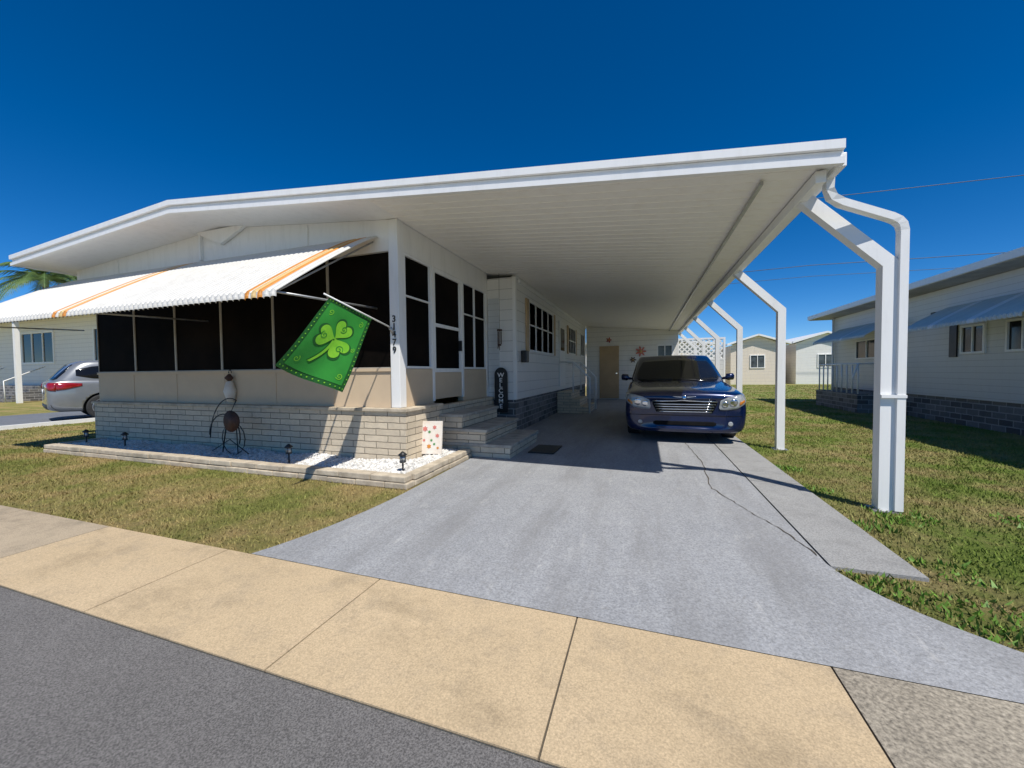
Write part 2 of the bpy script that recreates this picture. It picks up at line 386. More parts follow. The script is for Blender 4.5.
def window(axis,c,a,b,z0,z1,mids=(),hm=(),glass='screen',fr=.035,mat='white_metal',out=-1,proud=.02,parent=None):
    o=c+out*proud; i=c-out*.02
    lo,hi=min(o,i),max(o,i)
    def B(a0,a1,zz0,zz1,l=lo,h=hi):
        return (a0,a1,l,h,zz0,zz1) if axis=='y' else (l,h,a0,a1,zz0,zz1)
    g0,g1=sorted((c,c-out*.012))
    w=boxes('window',[B(a+fr*.5,b-fr*.5,z0+fr*.5,z1-fr*.5,g0,g1)],M[glass],parent or H)
    fl=[B(a,b,z1-fr,z1),B(a,b,z0,z0+fr),B(a,a+fr,z0+fr,z1-fr),B(b-fr,b,z0+fr,z1-fr)]
    for m in mids: fl.append(B(m-fr*.35,m+fr*.35,z0+fr,z1-fr,lo+.003,hi-.003))
    for hz in hm: fl.append(B(a+fr,b-fr,hz-fr*.35,hz+fr*.35,lo+.006,hi-.006))
    f=boxes('window_frame',fl,M[mat],None); f.parent=w
    return w
M['frame_beige']=pmat('frame_pale',(.50,.46,.40),None,6,.5)
for a,b in zip(xw[:-1],xw[1:]):
    window('y',YW+.015,a+.001,b-.013,WB+.011,WT-.002,(),(),'screen',.012,'frame_beige',proud=.012)
sbox('window_post',[(b-.012,b,YW+.001,YW+.1,WB+.011,WT-.002) for b in xw[1:-1]],M['frame_beige'],H)
box('corner_post',-3.05,-2.915,4.165,4.30,.755,rt(-2.93)-RT-.004,M['white_metal'],H,.006)
text('house_number','3\n1\n4\n7\n9',.115,(-2.985,4.160,1.68),RX,M['black'],H,.002,1,.002)
XS=-2.93
box('side_wall_header',XS-.1,XS,4.302,7.1,WT+.0,rt(XS)-RT-.005,M['white'],H)
box('side_lower_wall',XS-.1,XS,4.302,5.02,.752,WB,M['beige'],H)
box('side_lower_wall',XS-.1,XS,5.98,7.1,.712,WB,M['beige'],H)
sbox('side_post',[(XS-.1,XS+.012,a,b,.78,WT-.002) for a,b in ((4.985,5.04),(5.955,6.01))]+[(XS-.1,XS+.012,7.02,7.098,.72,WT-.002)],M['white_metal'],H)
window('x',XS-.03,4.31,4.98,WB+.005,WT-.005,(),(2.2,),'screen',.03,'white_metal',out=1,proud=.035)
window('x',XS-.03,6.012,7.018,WB+.005,WT-.005,(6.5,),(2.2,),'screen',.03,'white_metal',out=1,proud=.035)
door=box('door',XS-.05,XS-.01,5.045,5.95,.80,1.20,M['beige'],H)
f=boxes('door_frame',[(XS-.055,XS-.002,5.045,5.10,1.202,2.748),(XS-.055,XS-.002,5.895,5.95,1.202,2.748),(XS-.055,XS-.002,5.102,5.893,2.68,2.748),
                    (XS-.055,XS-.002,5.102,5.893,1.202,1.26),(XS-.055,XS-.002,5.102,5.893,1.88,1.93)],M['white_metal']); f.parent=door
f=box('door_screen',XS-.04,XS-.025,5.102,5.893,1.262,2.678,M['screen']); f.parent=door
f=box('door_handle',XS-.002,XS+.05,5.84,5.87,1.55,1.72,M['black']); f.parent=door
for i,(x0,x1,zt) in enumerate([(-2.80,-2.42,.60),(-2.80,-2.06,.40),(-2.80,-1.70,.20)]):
    s=box('step',x0+.002,x1-.03,4.94,6.33,zt-.2+.001,zt-.045,M['brick'],H)
    t=box('step_tread',x0+.002,x1,4.92,6.35,zt-.043,zt,M['tread'],None,.008); t.parent=s
XM=-2.35
box('bay_wall',-2.928,XM,7.102,7.2,.65,rt(XM)-RT-.06,M['siding'],H)
box('bay_skirt',-2.928,XM-.02,7.112,7.2,0,.648,M['skirt'],H)
box('side_wall',XM-.1,XM,7.202,16.48,.65,rt(XM)-RT-.006,M['siding'],H)
box('corner_trim',XM-.05,XM+.014,7.085,7.16,.66,3.0,M['white_metal'],H)
box('skirting',XM-.1,XM-.02,7.202,16.48,0,.648,M['skirt'],H)
box('bay_louvre',-2.9,-2.68,7.07,7.1,.9,2.62,M['siding_grey'],H)
box('wall_head_trim',XM,XM+.03,7.3,16.4,2.93,3.0,M['white_metal'],H)
window('x',XM+.0,7.95,10.3,1.62,2.72,(8.54,9.12,9.71),(2.2,),'curtain',.045,'white_metal',out=1,proud=.03)
sbox('window_shutter',[(XM+.001,XM+.035,7.76,7.945,1.62,2.72),(XM+.001,XM+.035,10.305,10.5,1.62,2.72)],M['tan'],H)
window('x',XM+.0,12.5,13.8,1.75,2.65,(12.93,13.37),(2.2,),'curtain',.045,'white_metal',out=1,proud=.03)
window('x',XM+.0,15.0,15.9,1.75,2.65,(15.45,),(),'curtain',.045,'white_metal',out=1,proud=.03)
sbox('window_shutter',[(XM+.001,XM+.035,12.3,12.495,1.75,2.65),(XM+.001,XM+.035,13.805,14.0,1.75,2.65)],M['tan'],H)
d2=box('entry_door',XM+.002,XM+.03,11.05,11.9,.75,2.65,M['white'],H)
f=box('door_window',XM+.031,XM+.036,11.2,11.75,1.8,2.45,M['glass']); f.parent=d2
prism_xz('rear_wall',[(-2.33,0),(1.24,0),(1.24,rt(1.24)-RT-.012),(-2.33,rt(-2.33)-RT-.012)],16.5,16.6,M['siding'],H)
d3=box('rear_door',-1.78,-1.0,16.46,16.498,.05,2.2,M['tan'],H)
f=box('door_handle',-1.12,-1.06,16.42,16.458,1.05,1.1,M['chrome']); f.parent=d3
window('y',16.499,.45,1.05,1.45,2.2,(.75,),(),'curtain',.05,'white_metal',out=-1,proud=.03)
box('house_back_wall',XB+.1,XM-.1,16.4,16.5,0,3.06,M['siding'],H)
for i in range(3):
    box('stoop_step',XM+.002,XM+.40+.24*(2-i),10.8,12.3,.2*i+.001,.2*(i+1),M['brick'],H)
stubes('stoop_railing',[([(XM+.05,yy,1.45),(XM+.45,yy,1.45),(XM+.9,yy,1.0),(XM+.9,yy,.0)],.03) for yy in (10.85,12.25)],M['white_metal'],H)
stubes('railing_post',[([(XM+.45,yy,.6),(XM+.45,yy,1.45)],.022) for yy in (10.85,12.25)],M['white_metal'],H)
def cpost(y):
    X=1.89; w=.05; XE=1.30; ZE=2.66
    d=Vector((XE-X,0,ZE-2.05)).normalized(); nrm=Vector((d.z,0,-d.x)); h=w
    outer=[(X+h,0),(X+h,2.05+h*.45),(XE+nrm.x*h,ZE+nrm.z*h)]
    inner=[(XE-nrm.x*h,ZE-nrm.z*h),(X-h,2.05-h*.45),(X-h,0)]
    p=prism_xz('carport_post',outer+inner,y-w,y+w,M['white_metal'],H)
    b=box('post_foot',1.80,1.98,y-.08,y+.08,.0,.012,M['grey_metal']); b.parent=p
for y in [4.06,6.69,9.32,11.95,14.6,16.9]: cpost(y)
# rectangular downspout swept along a path
P=[(1.39,3.80,2.71),(1.39,3.81,2.63),(1.42,3.83,2.57),(1.50,3.87,2.53),(1.87,3.99,2.41),(1.925,4.01,2.385),(1.955,4.015,2.35),(1.968,4.02,2.30),(1.968,4.02,2.2),(1.966,4.02,.02)]
V=[];F=[]
for i,p in enumerate(P):
    p=Vector(p); a=Vector(P[max(0,i-1)]); b=Vector(P[min(len(P)-1,i+1)]); t=(b-a).normalized()
    u=Vector((0,1,0)); w_=t.cross(u).normalized(); u=w_.cross(t).normalized()
    for sx,sy in ((-1,-1),(1,-1),(1,1),(-1,1)): V.append(p+w_*.028*sx+u*.036*sy)
for i in range(len(P)-1):
    for k in range(4): F.append((i*4+k,i*4+(k+1)%4,(i+1)*4+(k+1)%4,(i+1)*4+k))
F+=[(0,1,2,3),tuple(len(V)-4+k for k in range(4))]
ds=mobj('downspout',V,F,M['white_metal'],H,uv=False,fixn=True)
b=box('downspout_strap',1.834,2.0,3.978,4.005,.95,.975,M['white_metal']); b.parent=ds

def awning(parent,name,axis,a0,a1,base,proj,ztop,zout,mats,stripes=(),per=.10,amp=.012,sign=-1):
    N=int((a1-a0)/.010); prof=[]
    for i in range(13):
        t=i/12; prof.append((t*proj,ztop+(zout-ztop)*(t**1.12)))
    prof.append((proj+.01,zout-.04)); prof.append((proj+.012,zout-.075))
    V=[];F=[];mi=[]
    for i in range(N+1):
        a=a0+(a1-a0)*i/N; ph=(a/per)%1; c=amp*(1 if ph<.5 else -1)*min(1,6*min(ph%.5,.5-ph%.5)/.5)
        for j,(p,z) in enumerate(prof):
            zz=z+c*(1 if j<13 else .2)
            if j==len(prof)-1: zz=z+ .018*abs(math.sin(math.pi*a/per))
            q=base+sign*(p+(c if j>=13 else 0))
            V.append((a,q,zz) if axis=='x' else (q,a,zz))
    m=len(prof)
    for i in range(N):
        a=a0+(a1-a0)*(i+.5)/N; k=0
        for (s0,s1,kk) in stripes:
            if s0<=a<s1: k=kk
        for j in range(m-1):
            F.append((i*m+j,(i+1)*m+j,(i+1)*m+j+1,i*m+j+1)); mi.append(k)
    o=mobj(name,V,F,None,parent,uv=False,mats=mats,midx=mi)
    s=o.modifiers.new('s','SOLIDIFY'); s.thickness=.006
    return o
def st3(c,k=1): return [(c-.12*k,c-.06*k,1),(c-.035*k,c+.025*k,2),(c+.05*k,c+.11*k,1)]
aw=awning(H,'awning','x',-9.75,-3.22,4.195,1.48,2.94,1.98,[M['awning_white'],M['orange'],M['yellow']],st3(-3.50)+st3(-6.70,1.3),.08,.009)
for o in stubes('awning_arm',[([(x,4.19,2.03),(x,2.74,1.97)],.012) for x in (-3.26,-6.4,-9.65)]+[([(-9.7,2.72,1.955),(-3.24,2.72,1.955)],.012),([(-3.30,4.19,2.88),(-3.30,2.74,1.96)],.01)],M['grey_metal']): o.parent=aw

wd=tag(box('mailbox',XM+.002,XM+.12,7.42,7.62,1.38,1.62,M['black'],None,.02),'black metal mailbox mounted on the white house wall','mailbox')
sg=empty('welcome_sign',(-2.6,7.0,.4),'tall arched black board with white WELCOME lettering by the steps','sign')
cx_=-2.62
P=[(cx_-.13,.42),(cx_+.13,.42)]+[(cx_+.13*math.cos(math.pi*i/14),1.14+.14*math.sin(math.pi*i/14)) for i in range(15)]
prism_xz('sign_board',P,6.99,7.02,M['black'],sg)
text('sign_lettering','W\nE\nL\nC\nO\nM\nE',.118,(cx_,6.986,.83),RX,M['white'],sg,.001,1.1,.002)
wc=empty('wind_chime',(-2.6,6.9,1.75),'small dark wind chime hanging from the carport ceiling','wind chime')
tubes('chime_wire',[([(-2.6,6.9,3.05),(-2.6,6.9,2.0)],.003)],M['black'],wc)
stubes('chime_disc',[([(-2.6,6.9,2.0),(-2.6,6.9,1.97)],.05),([(-2.6,6.9,1.72),(-2.6,6.9,1.69)],.03)],M['rust'],wc,12)
stubes('chime_pipe',[([(-2.6+.035*math.cos(k*1.26),6.9+.035*math.sin(k*1.26),1.96),(-2.6+.035*math.cos(k*1.26),6.9+.035*math.sin(k*1.26),1.72-.03*k)],.006) for k in range(5)],M['rust'],wc)
tag(box('doormat',-1.60,-1.22,5.35,5.95,.022,.036,M['black'],None,.004),'dark doormat lying on the driveway below the steps','doormat')
def flower(c,r,mat,mat2,label,n=7):
    V=[]; N=n*6
    for i in range(N):
        t=2*math.pi*i/N; rr=r*(.68+.32*math.cos(n*t)); V.append((c[0]+rr*math.cos(t),c[1],c[2]+rr*math.sin(t)))
    V.append((c[0],c[1]-.03,c[2])); V.append((c[0],c[1]+.01,c[2]))
    o=tag(mobj('wall_flower',V,[(i,(i+1)%N,N) for i in range(N)]+[((i+1)%N,i,N+1) for i in range(N)],mat,fixn=True),label,'wall decoration')
    d=tubes('flower_centre',[([(c[0],c[1]-.05,c[2]),(c[0],c[1]-.02,c[2])],[r*.2,r*.28])],mat2,None,12); d.parent=o
flower((-.15,16.45,1.95),.22,M['pink'],M['yellow'],'pink metal flower hung on the rear carport wall')
flower((-1.4,16.45,2.45),.12,M['red'],M['yellow'],'small red metal flower above the tan rear door',5)
flower((-.45,16.45,1.62),.13,M['rust'],M['yellow'],'small rusty metal flower on the rear carport wall',6)
flower((.12,16.45,1.6),.11,M['pink'],M['rust'],'tiny pink metal flower on the rear carport wall',5)

# ---------------------------------------------------------------- flower bed
BX=-8.98
BD=empty('flower_bed',(-6,3.8,0),'low stone-edged bed filled with white marble chips','flower bed')
bl=[]
for row in range(2):
    x=BX; first=True
    while x<-2.33:
        w=random.uniform(.34,.44)*(.5 if (first and row) else 1); first=False
        x2=min(x+w,-2.29)
        bl.append((x+.004,x2-.004,3.36+random.uniform(-.008,.008)+.006*row,3.50,.002+row*.065,.060+row*.068+random.uniform(-.003,.003))); x=x2
    y=3.505
    while y<4.88:
        y2=min(y+random.uniform(.33,.42),4.915)
        bl.append((-2.42,-2.285+random.uniform(-.008,.004)-.006*row,y+.004,y2-.004,.002+row*.065,.060+row*.068)); y=y2
    y=3.505
    while y<4.07:
        y2=min(y+.38,4.08); bl.append((BX,BX+.13,y+.004,y2-.004,.002+row*.065,.060+row*.068)); y=y2+.001
sbox('edging_stone',bl,M['cap'],BD,.01)
box('bed_soil',BX+.14,-2.43,3.505,4.09,.0,.093,M['soil'],BD)
box('bed_soil',-2.78,-2.43,4.095,4.9,.0,.093,M['soil'],BD)
def chips(n,regs):
    V=[];F=[]
    oc=[(1,0,0),(-1,0,0),(0,1,0),(0,-1,0),(0,0,1),(0,0,-1)]; of=[(0,2,4),(2,1,4),(1,3,4),(3,0,4),(2,0,5),(1,2,5),(3,1,5),(0,3,5)]
    ar=[(r[1]-r[0])*(r[3]-r[2]) for r in regs]
    for r,a in zip(regs,ar):
        for i in range(int(n*a/sum(ar))):
            x=random.uniform(r[0],r[1]);y=random.uniform(r[2],r[3]);s=random.uniform(.008,.028)
            R=Matrix.Rotation(random.uniform(0,6.3),3,'Z')@Matrix.Rotation(random.uniform(0,6.3),3,'X'); k=len(V)
            for q in oc: v=R@Vector((q[0]*s*random.uniform(.8,1.6),q[1]*s,q[2]*s*.8)); V.append((x+v.x,y+v.y,.103+v.z+.018*math.sin(x*5)*math.sin(y*9)))
            F+=[tuple(i2+k for i2 in f) for f in of]
    o=mobj('marble_gravel',V,F,M['marble'],uv=False); o['kind']='stuff'
chips(10000,[(BX+.15,-2.45,3.53,4.07),(-2.77,-2.46,4.1,4.88)])

def lantern(x,y,lab):
    e=empty('garden_lantern',(x,y,.10),lab,'garden light','black lanterns in the marble bed')
    tubes('stake',[([(x,y,.08),(x,y,.22)],.010)],M['black'],e)
    tubes('lamp_glass',[([(x,y,.225),(x,y,.29)],.028)],M['lens'],e,10)
    tubes('lamp_cap',[([(x,y,.29),(x,y,.30),(x,y,.325),(x,y,.335)],[.045,.05,.02,.008])],M['black'],e,10)
    tubes('lamp_base',[([(x,y,.213),(x,y,.226)],.036)],M['black'],e,10)
    stubes('lamp_bar',[([(x+.03*math.cos(a),y+.03*math.sin(a),.22),(x+.03*math.cos(a),y+.03*math.sin(a),.30)],.004) for a in (0.4,1.97,3.54,5.11)],M['black'],e,5)
for (x,y) in [(-2.52,3.62),(-4.17,3.62),(-7.57,3.69),(-8.6,3.7)]:
    lantern(x,y,'small black garden lantern staked in white marble chips')

gs=empty('garden_sign',(-2.72,4.6,.1),'cream board with faded floral print propped on the bed','garden sign')
def gmap(u,z,d=0): return (-2.83+u*.95,4.44+.25*u+.1*(z-.12)-d,z)
V=[gmap(0,.12),gmap(.30,.12),gmap(.30,.12,-.02),gmap(0,.12,-.02),gmap(0,.55),gmap(.30,.55),gmap(.30,.55,-.02),gmap(0,.55,-.02)]
sb=mobj('board',V,BF,M['sign'],gs)
for mt,lst in (('pink',[(.07,.45,.04),(.20,.47,.03),(.24,.36,.03),(.06,.30,.022)]),('leaf',[(.13,.41,.022),(.16,.30,.02),(.20,.25,.02)]),('orange',[(.13,.22,.035),(.25,.2,.02)])):
    for (cx,cz,r) in lst:
        V=[]
        for q in range(12):
            a=q*math.pi/6; rr=r*(1 if q%2 else .6); V.append(gmap(cx+rr*math.cos(a),cz+rr*math.sin(a),.004))
        o=mobj('flower_print',V,[tuple(range(12))],M[mt],None,uv=False); o.parent=sb

wo=empty('wire_ornament',(-5.55,3.8,.1),'dark wire garden ornament with rusty round disc in the marble bed','garden ornament')
def arc(cx,cz,rx,rz,a0,a1,y,n=14): return [(cx+rx*math.cos(math.radians(a0+(a1-a0)*i/n)),y,cz+rz*math.sin(math.radians(a0+(a1-a0)*i/n))) for i in range(n+1)]
stubes('wire',[(arc(-5.55,.35,.30,.30,180,-20,3.8),.008),(arc(-5.45,.25,.42,.62,175,75,3.82),.007),(arc(-5.35,.32,.22,.22,0,360,3.78),.006),
              ([(-5.6,3.8,.1),(-5.5,3.8,.55),(-5.3,3.8,.85)],.008),([(-5.85,3.8,.1),(-5.45,3.8,.3),(-5.1,3.8,.12)],.007),([(-5.3,3.8,.1),(-5.32,3.8,.6)],.007)],M['black'],wo,6)
tubes('disc',[([(-5.36,3.76,.56),(-5.36,3.79,.56)],[.15,.13])],M['rust'],wo,20)
wf=empty('wall_ornament',(-5.9,4.05,.85),'small pale figure ornament hung on beige porch panel','wall decoration')
tubes('figure_body',[([(-5.9,4.15,.80),(-5.9,4.14,.95),(-5.9,4.14,1.08),(-5.9,4.15,1.12)],[.05,.085,.05,.01])],M['sign'],wf,12)
tubes('figure_head',[([(-5.9,4.14,1.10),(-5.9,4.13,1.15),(-5.9,4.14,1.21)],[.02,.06,.015])],M['rust'],wf,12)
tubes('figure_hook',[(arc(-5.9,1.22,.03,.05,0,180,4.15,8),.006)],M['black'],wf,6)

# flag
FL=empty('garden_flag',(-3.02,4.15,1.7),'green banner flag with shamrock print on slanted pole at porch corner','flag')
A_=(3.16,1.975);B_=(3.80,1.835);C_=(3.26,1.00);D_=(2.50,1.275)
def FP(a,b,off=0):
    y=(1-b)*((1-a)*A_[0]+a*B_[0])+b*((1-a)*D_[0]+a*C_[0]); z=(1-b)*((1-a)*A_[1]+a*B_[1])+b*((1-a)*D_[1]+a*C_[1])
    x=-3.03+.03*b*math.sin(6*a+2.5*b)+.02*b*math.sin(3*b)
    return (x+off,y-.012*b*math.sin(5*a),z)
def fgrid(a0,a1,b0,b1,n,m,off): 
    V=[FP(a0+(a1-a0)*i/n,b0+(b1-b0)*j/m,off) for i in range(n+1) for j in range(m+1)]
    return V,[(i*(m+1)+j,(i+1)*(m+1)+j,(i+1)*(m+1)+j+1,i*(m+1)+j+1) for i in range(n) for j in range(m)]
v,f=fgrid(0,1,0,1,24,30,0); cloth=mobj('cloth',v,f,M['flag_dk'],FL,smooth=True,uv=False)
v,f=fgrid(.075,.925,.06,.94,24,30,.004); o=mobj('cloth_centre',v,f,M['flag'],None,smooth=True,uv=False); o.parent=cloth
V=[];F=[]
for i in range(17):
    for (a,b) in [(.037,.03+.94*i/16),(.963,.03+.94*i/16)]+([(.09+.82*i/11,.03),(.09+.82*i/11,.97)] if i<12 else []):
        k=len(V)
        for q in range(6): V.append(FP(a+.011*math.cos(q*math.pi/3),b+.008*math.sin(q*math.pi/3),.006))
        F.append(tuple(range(k,k+6)))
o=mobj('border_print',V,F,M['flag_lt'],None,uv=False);o.parent=cloth;o['kind']='stuff'
def blob(fn,off,n=40,m=5):
    V=[];F=[]
    for j in range(m+1):
        for i in range(n):
            p=fn(2*math.pi*i/n,j/m); V.append(FP(p[0],p[1],off))
    for j in range(m):
        for i in range(n): F.append((j*n+i,j*n+(i+1)%n,(j+1)*n+(i+1)%n,(j+1)*n+i))
    return V,F
def heart(cx,cy,rot,s):
    def fn(t,r):
        x=16*math.sin(t)**3/17; y=(13*math.cos(t)-5*math.cos(2*t)-2*math.cos(3*t)-math.cos(4*t))/17+1.0
        x*=s*r; y=(y-1)*s*r+s*.93
        c,sn=math.cos(rot),math.sin(rot)
        return (cx+(c*x-sn*y)*1.3, cy-(sn*x+c*y))
    return fn
VV=[];FF=[];VD=[];FD=[]; T0=-.30
for rot in (T0,T0+2.0,T0-2.0):
    for (s,off,Lv,Lf) in ((.142,.011,VV,FF),(.160,.008,VD,FD)):
        v,f=blob(heart(.50,.45,rot,s),off); k=len(Lv); Lv+=v; Lf+=[tuple(i+k for i in q) for q in f]
for (w,off,Lv,Lf) in ((.022,.012,VV,FF),(.036,.009,VD,FD)):
    k=len(Lv)
    for i in range(9):
        t=i/8; a=.50-.16*t*t; b=.48+.33*t
        Lv+= [FP(a-w,b,off),FP(a+w,b,off)]
    Lf+=[(k+2*i,k+2*i+1,k+2*i+3,k+2*i+2) for i in range(8)]
o=mobj('shamrock_outline',VD,FD,M['flag_dk'],None,uv=False);o.parent=cloth
sh=mobj('shamrock_print',VV,FF,M['flag_lt'],None,uv=False);sh.parent=cloth
def swirl(cx,cy,r,turn,off,w,ph,name,mat):
    V=[];F=[]; n=26
    for i in range(n+1):
        t=i/n; rr=r*(.15+.85*t); a=ph+turn*t*2*math.pi
        for d in (-w,w): V.append(FP(cx+(rr+d)*math.cos(a)*1.3,cy+(rr+d)*math.sin(a),off))
    F=[(2*i,2*i+1,2*i+3,2*i+2) for i in range(n)]
    o=mobj(name,V,F,mat,None,uv=False);o.parent=cloth
for rot in (T0,T0+2.0,T0-2.0):
    y_=.155; swirl(.50+(-math.sin(rot)*y_)*1.3,.45-math.cos(rot)*y_,.05,1.4,.014,.005,rot,'leaf_swirl',M['flag'])
for (x,y,r,t) in ((.18,.17,.04,1.3),(.82,.15,.04,-1.3),(.17,.84,.04,-1.2),(.83,.85,.04,1.4),(.86,.50,.03,-1.2)): swirl(x,y,r,t,.008,.004,0,'field_swirl',M['flag_lt'])
tubes('flag_pole',[([(-3.0,4.16,1.755),(-3.025,3.08,1.995)],.009)],M['white_metal'],FL)
tubes('pole_bracket',[([(-3.0,4.17,1.70),(-3.0,4.10,1.76)],.022)],M['grey_metal'],FL)

# ---------------------------------------------------------------- vehicles
def evalmesh(o):
    dg=bpy.context.evaluated_depsgraph_get(); me=bpy.data.meshes.new_from_object(o.evaluated_get(dg)); o.modifiers.clear(); o.data=me
def vehicle(e,S):
    paint=S['paint']
    half=lambda hw,zb,zt,cr:[(0,zb),(.75*hw,zb),(.94*hw,zb+.03),(.985*hw,zb+.14),(hw,zb+(zt-zb)*.5),(.99*hw,zb+(zt-zb)*.74),(.97*hw,zt-.04),(.87*hw,zt-.000),(.5*hw,zt+cr*.7),(0,zt+cr)]
    V=[];F=[];n=18
    for (y,hw,zb,zt,cr) in S['st']:
        h=half(hw,zb,zt,cr); ring=h+[(-p[0],p[1]) for p in h[-2:0:-1]]
        bow=S.get('bow',0)*max(0,1-y/1.2)
        V+=[(p[0],y+bow*(p[0]/.9)**2,p[1]) for p in ring]
    m=len(S['st'])
    for i in range(m-1):
        for k in range(n): F.append((i*n+k,i*n+(k+1)%n,(i+1)*n+(k+1)%n,(i+1)*n+k))
    for base in (0,(m-1)*n):
        for k in range(9): 
            q=[base+k%n,base+(k+1)%n,base+(n-k-1)%n,base+(n-k)%n]; q2=[]
            for z in q:
                if z not in q2: q2.append(z)
            if len(q2)>=3: F.append(tuple(q2))
    body=mobj('body',V,F,paint,e,smooth=True,uv=False,fixn=True)
    s=body.modifiers.new('s','SUBSURF'); s.levels=3; evalmesh(body)
    cut=[]
    for y in S['axles']:
        for sx in (-1,1):
            v,f=tubev([(sx*S['track0'],y,S['wr']),(sx*1.2,y,S['wr'])],S['wr']+.055,32)
            c=mobj('cut',v,f,M['black'],uv=False,fixn=True); c.parent=e; cut.append(c)
    for c in cut:
        b=body.modifiers.new('b','BOOLEAN'); b.object=c; b.operation='DIFFERENCE'; b.solver='EXACT'
    bpy.context.view_layer.update(); evalmesh(body)
    body.data.materials.clear(); body.data.materials.append(paint); body.data.materials.append(M['black'])
    for p in body.data.polygons:
        c=p.center
        for y in S['axles']:
            d=math.hypot(c.y-y,c.z-S['wr'])
            if abs(c.x)<S['hwmax']-.02 and d<S['wr']+.058 and (abs(d-(S['wr']+.055))<.012 or abs(abs(c.x)-S['track0'])<.01): p.material_index=1
    for c in cut: bpy.data.objects.remove(c)
    V=[];F=[]
    for (z,yf,yr,hw) in S['gh']:
        L=yr-yf
        h=[(0,yf-.09),(.55*hw,yf-.06),(.95*hw,yf+.08),(hw,yf+.12*L+.1),(hw*1.01,yf+.5*L),(hw,yr-.12*L-.1),(.93*hw,yr-.08),(.55*hw,yr+.02),(0,yr+.04)]
        ring=h+[(-p[0],p[1]) for p in h[-2:0:-1]]; V+=[(p[0],p[1],z) for p in ring]
    n=16;m=len(S['gh'])
    for i in range(m-1):
        for k in range(n): F.append((i*n+k,i*n+(k+1)%n,(i+1)*n+(k+1)%n,(i+1)*n+k))
    base=(m-1)*n
    for k in range(8):
        q=[base+k,base+k+1,base+(n-k-1)%n,base+(n-k)%n]; q2=[]
        for z in q:
            if z not in q2:q2.append(z)
        if len(q2)>=3: F.append(tuple(q2))
    gh=mobj('cabin',V,F,paint,e,smooth=True,uv=False,fixn=True)
    s=gh.modifiers.new('s','SUBSURF'); s.levels=3; evalmesh(gh)
    def bvh(o): return BVHTree.FromPolygons([v.co for v in o.data.vertices],[tuple(p.vertices) for p in o.data.polygons])
    BB=bvh(body); BG=bvh(gh)
    def patch(name,tree,d,cols,rows,mat,off=.005,parent=None,sub=4):
        cc=[]
        for a,b in zip(cols[:-1],cols[1:]):
            for i in range(sub): t=i/sub; cc.append(tuple(a[k]+(b[k]-a[k])*t for k in range(3)))
        cc.append(cols[-1]); G=[]
        for c in cc:
            r=[]
            for j in range(rows+1):
                z=c[1]+(c[2]-c[1])*j/rows
                if d=='front': o_=Vector((c[0],-3,z)); dr=Vector((0,1,0))
                elif d=='rear': o_=Vector((c[0],9,z)); dr=Vector((0,-1,0))
                elif d=='side+': o_=Vector((3,c[0],z)); dr=Vector((-1,0,0))
                else: o_=Vector((-3,c[0],z)); dr=Vector((1,0,0))
                hit=tree.ray_cast(o_,dr)
                r.append(hit[0]+(hit[1]*off if hit[1].dot(dr)<0 else -hit[1]*off) if hit[0] is not None else None)
            G.append(r)
        V=[];F=[];idx={}
        for i,r in enumerate(G):
            for j,p in enumerate(r):
                if p is not None: idx[(i,j)]=len(V); V.append(p)
        for i in range(len(G)-1):
            for j in range(rows):
                q=[(i,j),(i+1,j),(i+1,j+1),(i,j+1)]
                if all(x in idx for x in q): F.append(tuple(idx[x] for x in q))
        o=mobj(name,V,F,mat,e if parent is None else None,smooth=True,uv=False)
        if parent is not None: o.parent=parent
        s=o.modifiers.new('s','SOLIDIFY'); s.thickness=.006; s.offset=0
        return o
    def mirror(cols): return [(-a,b,c) for a,b,c in cols]
    S['detail'](patch,BB,BG,mirror,e)
    for y in S['axles']:
        for sx in (-1,1):
            r=S['wr']; x0=sx*(S['hwmax']-.23); x1=sx*(S['hwmax']-.02)
            v,f=tubev([(x0,y,r),(x0+(x1-x0)*.02,y,r),(x0+(x1-x0)*.1,y,r),(x0+(x1-x0)*.9,y,r),(x0+(x1-x0)*.99,y,r),(x1,y,r),(x1-sx*.03,y,r)],[r*.5,r*.9,r,r,r*.93,r*.68,r*.66],36)
            wh=mobj('wheel',v,f,M['rubber'],e,smooth=False,uv=False,fixn=True)
            v,f=tubev([(x1-sx*.035,y,r),(x1-sx*.02,y,r)],r*.655,28)
            o=mobj('wheel_back',v,f,M['black'],None,uv=False,fixn=True);o.parent=wh
            V=[];F=[]
            for k in range(7):
                a=2*math.pi*k/7; ca,sa=math.cos(a),math.sin(a)
                for (rr,ww) in ((.03,.035),(r*.64,.028)):
                    for q in (-1,1):
                        for xx in (x1-sx*.02,x1-sx*.004):
                            V.append((xx,y+ca*rr-sa*ww*q,r+sa*rr+ca*ww*q))
                b=len(V)-8
                F+=[(b,b+1,b+3,b+2),(b+4,b+6,b+7,b+5),(b,b+4,b+5,b+1),(b+2,b+3,b+7,b+6),(b+1,b+5,b+7,b+3),(b,b+2,b+6,b+4)]
            v,f=tubev([(x1-sx*.02,y,r),(x1-sx*.001,y,r)],.06,16); k=len(V);V+=v;F+=[tuple(i+k for i in q) for q in f]
            ring=[(x1-sx*.01,y+r*.655*math.cos(2*math.pi*i/32),r+r*.655*math.sin(2*math.pi*i/32)) for i in range(32)]
            v,f=tubev(ring,.014,6,True); k=len(V);V+=v;F+=[tuple(i+k for i in q) for q in f]
            o=mobj('rim',V,F,M['rim'],None,uv=False,fixn=True);o.parent=wh
